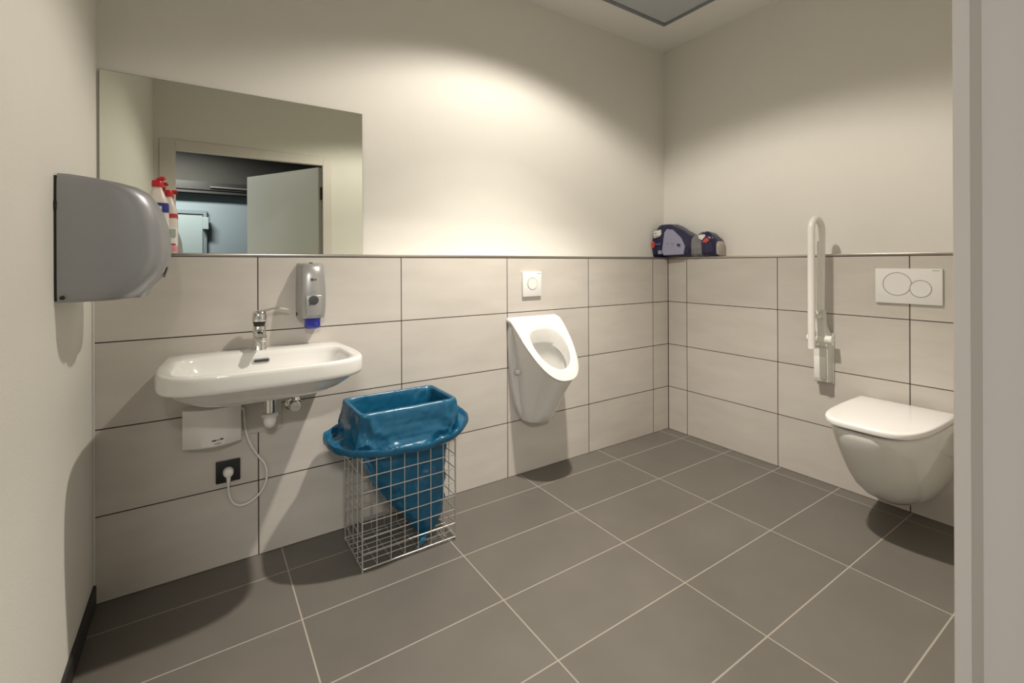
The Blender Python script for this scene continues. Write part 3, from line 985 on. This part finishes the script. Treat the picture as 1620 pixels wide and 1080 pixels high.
def cav(w, yf, yb, f, zb_):
    return [Vector((UX + x, y, (zr(yo) - .014) * (1 - f) + zb_ * f)) for (x, y), (xo, yo) in zip(oval(w, yf, yb), oval(.108, -.268, -.092))]
rings += [rimring(.163, -.305, -.004, 2.5, .0025), ovring(.124, -.282, -.078, .003), ovring(.116, -.276, -.085, .001), ovring(.110, -.270, -.090, -.006), ovring(.108, -.268, -.092, -.014)]
rings += [cav(.102, -.254, -.086, .20, .50), cav(.098, -.248, -.083, .27, .50), cav(.107, -.252, -.072, .29, .49), cav(.101, -.238, -.056, .5, .47), cav(.085, -.205, -.050, .75, .455), cav(.070, -.175, -.055, .92, .448), cav(.035, -.14, -.075, 1, .444)]
bmu = loft(rings)
obj('urinal_bowl', bmu, CERAMIC, ur, 50)
# rear shoulder: flange that meets the wall
fl = []
for z, wv in ((.318, .078), (.33, .098), (.40, .128), (.5, .150), (.62, .161), (.74, .166), (.80, .166), (.822, .162)):
    fl.append([Vector((UX - wv, -.0005, z)), Vector((UX - wv, -.028, z)), Vector((UX - wv + .006, -.034, z)), Vector((UX + wv - .006, -.034, z)), Vector((UX + wv, -.028, z)), Vector((UX + wv, -.0005, z))])
obj('back_flange', loft(fl), CERAMIC, ur, 40)
for s in (-1, 1):
    obj('fixing_cap', lathe((UX + s * .128, -.058, .585), (s, -.15, 0), [(.013, 0), (.013, .016), (.010, .021), (.002, .0225)], 20), CERAMIC, ur, 50)
obj('drain_strainer', lathe((UX, -.115, .441), (0, 0, 1), [(.022, 0), (.022, .003), (.002, .004)], 20), CHROME, ur, 40)

def circle_pts(cx, cy, r, n=40):
    return [(cx + r * math.cos(2 * PI * k / n), cy + r * math.sin(2 * PI * k / n)) for k in range(n)]
def ringband(cx, cy, r, wv, org, ex, ey, th, skip=None, n=72):
    """Thin annulus; skip = (cx, cy, r): leave out what lies inside that circle."""
    ex, ey = Vector(ex), Vector(ey)
    nz = ex.cross(ey)
    o = Vector(org)
    bm_ = bmesh.new()
    for k in range(n):
        ts = [2 * PI * q / n for q in (k, k + 1)]
        mid = (cx + r * math.cos(sum(ts) / 2), cy + r * math.sin(sum(ts) / 2))
        if skip and math.hypot(mid[0] - skip[0], mid[1] - skip[1]) < skip[2]:
            continue
        q = []
        for rad, h in ((r - wv, 0), (r + wv, 0), (r + wv, th), (r - wv, th)):
            for t in ts:
                q.append(bm_.verts.new(o + ex * (cx + rad * math.cos(t)) + ey * (cy + rad * math.sin(t)) + nz * h))
        for a, c, d, e in ((0, 1, 3, 2), (2, 3, 5, 4), (4, 5, 7, 6), (6, 7, 1, 0)):
            bm_.faces.new((q[a], q[c], q[d], q[e]))
    return bm_

uf = thing('flush_plate', 'small upright white flush plate with one round button above the urinal', 'flush plate', (-1.2, 0, 1.05))
obj('plate', box(-1.2665, -.013, .984, -1.1365, -.0003, 1.123, .003, 2), PLASTIC, uf, 40)
obj('push_button', flat_shape(circle_pts(0, 0, .0315), (-1.2015, -.013, 1.056), (1, 0, 0), (0, 0, 1), .0022), PLASTIC, uf, 40)
obj('button_gap', ringband(0, 0, .033, .0011, (-1.2015, -.0131, 1.056), (1, 0, 0), (0, 0, 1), .0005), GAP, uf)
obj('brand_print', box(-1.166, -.0134, 1.1125, -1.144, -.0129, 1.1155), PRINT, uf)

# ------------------------------------------------------------------ toilet and its flush plate
TYC = -1.347
wf = thing('flush_plate', 'wide white dual flush plate with two overlapping round buttons above the toilet', 'flush plate', (0, TYC, 1.055))
obj('plate', box(-.013, -1.472, .974, -.0003, -1.223, 1.139, .003, 2), PLASTIC, wf, 40)
# on the right wall: ex = -Y (to the right as seen), ey = Z, normal = -X
EX, EY = (0, -1, 0), (0, 0, 1)
b1 = (-.038, .010, .054)
b2 = (.049, -.010, .039)
obj('button_gap', ringband(b1[0], b1[1], b1[2], .0011, (-.0131, TYC, 1.056), EX, EY, .0006, (b2[0], b2[1], b2[2])), GAP, wf)
obj('button_gap', ringband(b2[0], b2[1], b2[2], .0011, (-.0131, TYC, 1.056), EX, EY, .0006), GAP, wf)
obj('push_button', flat_shape(circle_pts(b1[0], b1[1], .0520), (-.0125, TYC, 1.056), EX, EY, .0009), PLASTIC, wf)
obj('push_button', flat_shape(circle_pts(b2[0], b2[1], .0372), (-.0125, TYC, 1.056), EX, EY, .0012), PLASTIC, wf)
obj('brand_print', box(-.0134, -1.462, 1.1285, -.0129, -1.437, 1.1310), PRINT, wf)

to = thing('toilet', 'white wall-hung toilet with closed lid on the right wall', 'toilet', (0, TYC, .12))
def tring(wv, ln, z, n=3.0, x0=0.0005, nz=None):
    return [Vector((-y, TYC + x, z)) for x, y in [(p[0], -p[1]) for p in ushape(wv, -ln, -x0, n)]]
RIM = .478
rings = [tring(.045, .14, .101, 2.4), tring(.075, .20, .106, 2.4), tring(.102, .27, .124, 2.4), tring(.124, .335, .155, 2.5), tring(.146, .400, .205, 2.6), tring(.160, .450, .265, 2.7), tring(.170, .492, .330, 2.8), tring(.177, .525, .395, 3.0), tring(.180, .540, .440, 3.2),
         tring(.181, .544, .464, 3.2), tring(.179, .541, .472, 3.2), tring(.172, .533, RIM - .002, 3.2)]
rings += [tring(.135, .48, RIM - .002, 2.6, .14), tring(.12, .45, .45, 2.4, .15), tring(.08, .36, .33, 2.2, .18), tring(.03, .28, .27, 2, .22)]
obj('bowl', loft(rings), CERAMIC, to, 50)
obj('seat', loft([tring(.168, .530, RIM - .001, 3.4, .045), tring(.170, .533, RIM + .003, 3.4, .043), tring(.170, .533, RIM + .006, 3.4, .043)]), GAP, to, 50)  # thin seat slab, coloured grey for the shade in the gap under the lid
obj('lid', loft([tring(.178, .548, RIM + .007, 4.2, .034), tring(.182, .553, RIM + .0095, 4.2, .032), tring(.183, .554, RIM + .014, 4.2, .031), tring(.183, .554, RIM + .026, 4.2, .031), tring(.1815, .552, RIM + .0295, 4.2, .033), tring(.178, .548, RIM + .0313, 4.2, .037),
                 tring(.165, .530, RIM + .0325, 4.2, .050), tring(.10, .44, RIM + .0335, 3.4, .12), tring(.04, .32, RIM + .034, 3, .22)]), LIDPL, to, 40)
for s in (-1, 1):
    obj('lid_hinge', lathe((-.022, TYC + s * .125 - .03, RIM + .014), (0, 1, 0), [(.011, 0), (.013, .003), (.013, .057), (.011, .06)], 18), LIDPL, to, 40)
    obj('fixing_recess', box(-.085, TYC + s * .158 - .014, .385, -.012, TYC + s * .158 + .014, .425, .006), CERAMIC, to, 40)

# ------------------------------------------------------------------ folding grab rail
GY = -1.0
gr = thing('grab_rail', 'white folding grab rail swung up against the wall beside the toilet', 'grab rail', (0, GY, .54))
obj('wall_bracket', box(-.012, GY - .042, .535, -.0003, GY + .042, .800, .003, 2), RAILG, gr, 40)
obj('bracket_cover', loft([[Vector((-.012, GY - .036, z)), Vector((-.012, GY + .036, z)), Vector((-dx, GY + .033, z)), Vector((-dx, GY - .033, z))] for z, dx in ((.545, .050), (.55, .056), (.72, .060), (.735, .055))]), RAILG, gr, 35)
obj('cover_panel', box(-.0595, GY - .022, .560, -.0555, GY + .030, .678, .002), RAILW, gr, 40)
obj('hinge_barrel', tube([(-.062, GY - .058, .770), (-.062, GY + .058, .770)], .021, 18), RAILW, gr, 40)
obj('hinge_yoke', loft([[Vector((-xa, GY - w_, z)), Vector((-xa, GY + w_, z)), Vector((-xb, GY + w_, z)), Vector((-xb, GY - w_, z))] for z, xa, xb, w_ in ((.735, .012, .070, .036), (.80, .012, .075, .030), (.84, .030, .072, .019), (.92, .034, .068, .017))]), RAILG, gr, 35)
obj('release_lever', tube([(-.082, GY + .022, .765), (-.087, GY + .022, .800), (-.085, GY + .022, .822)], [.010, .009, .006], 12), RAILW, gr, 40)
arc = []
xo, xi = -.158, -.040
rc = (xi - xo) / 2
zt = 1.395
arc.append((xo, GY, .735))
for z in (.9, 1.1, 1.25):
    arc.append((xo, GY, z))
for k in range(13):
    t = PI - PI * k / 12
    arc.append(((xo + xi) / 2 + rc * math.cos(t), GY, zt - rc + rc * math.sin(t)))
for z in (1.25, 1.1, .95, .88):
    arc.append((xi - (1.34 - z) * .028, GY, z))
obj('rail_tube', tube(arc, .0165, 18), RAILW, gr, 60)
obj('tube_end_cap', lathe((xo, GY, .7355), (0, 0, -1), [(.0165, 0), (.0170, .002), (.0165, .006), (.012, .007)], 18), RAILW, gr, 40)
obj('stay_bar', box(-.083, GY - .006, .915, -.0745, GY + .006, 1.28, .002), RAILW, gr, 40)
obj('cross_plate', box(-.118, GY - .014, .880, -.040, GY + .014, .902, .003), RAILG, gr, 40)

# ------------------------------------------------------------------ two packs on the ledge in the corner
def pack(loc, rotz, L, W, H, top, label, extra):
    """L along local x (length), W depth, H height; a soft bag whose far end is squashed lower."""
    z0 = ZL + .0004
    t = thing('hygiene_pack', label, 'pack', (loc[0], loc[1], z0), 'packs on the ledge')
    Mx = Matrix.Translation((loc[0], loc[1], z0)) @ Matrix.Rotation(rotz, 4, 'Z')
    def shell(s0, s1, grow=0.0, cap0=True, cap1=True, N=40, K=14, zcut=None):
        rg = []
        for i in range(K + 1):
            s = s0 + (s1 - s0) * i / K
            hh = top(s) * H
            ww = W * (0.86 + .14 * math.sin(PI * min(1, max(0, .15 + .7 * s))))
            r_ = []
            for k in range(N):
                a = 2 * PI * k / N
                y = ww / 2 * sgp(math.cos(a), .5) * (1 + grow)
                zz = hh / 2 + hh / 2 * sgp(math.sin(a), .42) * (1 + grow)
                nn_ = noise.noise(Vector((s * 7, math.cos(a) * 2.2, math.sin(a) * 2.2 + loc[1] * 9))) * .006
                y += nn_ * (1 if y > 0 else -1)
                zz = max(.0, zz + nn_ * (0 if zz < .01 else 1))
                r_.append(Mx @ Vector(((s - .5) * L, y, zz)))
            rg.append(r_)
        return loft(rg, cap0, cap1)
    return t, Mx, shell
PACK_R = R(-86)
def top1(s):
    return (.70 + .30 * min(1, s / .18)) if s < .18 else (1 - .03 * (s - .18) / .3 if s < .45 else .985 - .40 * ((s - .45) / .55) ** 1.2)
t1, M1, sh1 = pack((.018, -.055), PACK_R, .30, .135, .235, top1, 'larger navy hygiene pack with white label and red dot in the corner of the ledge', None)
obj('pack_film', sh1(0, 1), NAVY, t1, 60)
def face_patch(M, pts, L, W, mm, name, par, out=.0016, side=-1):
    """Small flat print lying on the room side of a pack: pts in local x (0..L from the near end) and z."""
    b = bmesh.new()
    cx = sum(p[0] for p in pts) / len(pts)
    cz = sum(p[1] for p in pts) / len(pts)
    n = len(pts)
    y = side * (W / 2 + .0045 + out)
    f = [b.verts.new(M @ Vector((x - L / 2, y, z))) for x, z in pts]
    g = [b.verts.new(M @ Vector((x - L / 2, y - side * .012, z))) for x, z in pts]
    b.faces.new(f)
    b.faces.new(g[::-1])
    for i in range(n):
        b.faces.new((f[i], g[i], g[(i + 1) % n], f[(i + 1) % n]))
    return obj(name, b, mm, par)
# the side that faces the room is local -y for a pack turned so that local x runs towards the camera
P1 = dict(L=.30, W=.135)
face_patch(M1, [(.085, .035), (.105, .17), (.125, .193), (.17, .186), (.235, .125), (.262, .07), (.25, .016), (.10, .012)], mm=LILAC, name='clear_window', par=t1, **P1)
face_patch(M1, [(.020, .135), (.019, .183), (.075, .192), (.079, .160), (.066, .145)], mm=LABELW, name='brand_label', par=t1, out=.003, **P1)
face_patch(M1, [(.026, .142), (.026, .150), (.062, .153), (.062, .147)], mm=PRINT, name='label_print', par=t1, out=.0042, **P1)
face_patch(M1, [(.026, .160), (.028, .176), (.036, .168), (.040, .178), (.044, .165)], mm=PRINT, name='label_print', par=t1, out=.0042, **P1)
face_patch(M1, [(.012 + .013 * math.cos(2 * PI * k / 18), .088 + .024 * math.sin(2 * PI * k / 18)) for k in range(18)], mm=CORAL, name='red_dot', par=t1, out=.003, **P1)
face_patch(M1, [(.03, .083), (.03, .096), (.075, .098), (.075, .085)], mm=mat('navy_print', (.08, .09, .26), .4), name='lettering', par=t1, out=.003, **P1)
face_patch(M1, [(.056, .020), (.053, .045), (.078, .047), (.083, .022)], mm=LILAC, name='small_print', par=t1, out=.003, **P1)
face_patch(M1, [(.125, .085), (.125, .100), (.137, .100), (.137, .085)], mm=PRINT, name='window_print', par=t1, out=.003, **P1)
face_patch(M1, [(.155, .080), (.157, .098), (.178, .095), (.176, .078)], mm=PRINT, name='window_print', par=t1, out=.003, **P1)
face_patch(M1, [(.203, .072), (.205, .092), (.230, .084), (.228, .066)], mm=DGREY, name='window_print', par=t1, out=.003, **P1)
def top2(s):
    return .62 + .30 * math.sin(PI * min(1, s * .8 + .1)) if s < .6 else .90 - .45 * ((s - .6) / .4) ** 1.6
t2, M2, sh2 = pack((.026, -.300), PACK_R, .185, .115, .175, top2, 'smaller squashed navy pack with crinkled clear film next to the larger one', None)
obj('pack_film', sh2(.30, .93, 0.0), NAVY, t2, 60)
obj('clear_film', sh2(0, .42, .02), GREYF, t2, 60)
obj('pack_contents', sh2(.9, 1.0, -.08), PADW, t2, 60)
P2 = dict(L=.185, W=.115)
face_patch(M2, [(.062, .118), (.056, .138), (.098, .142), (.105, .130), (.083, .105)], mm=LABELW, name='brand_label', par=t2, out=.003, **P2)
face_patch(M2, [(.085 + .0, .092), (.105, .118), (.125, .118), (.131, .100), (.112, .088)], mm=CORAL, name='red_dot', par=t2, out=.003, **P2)
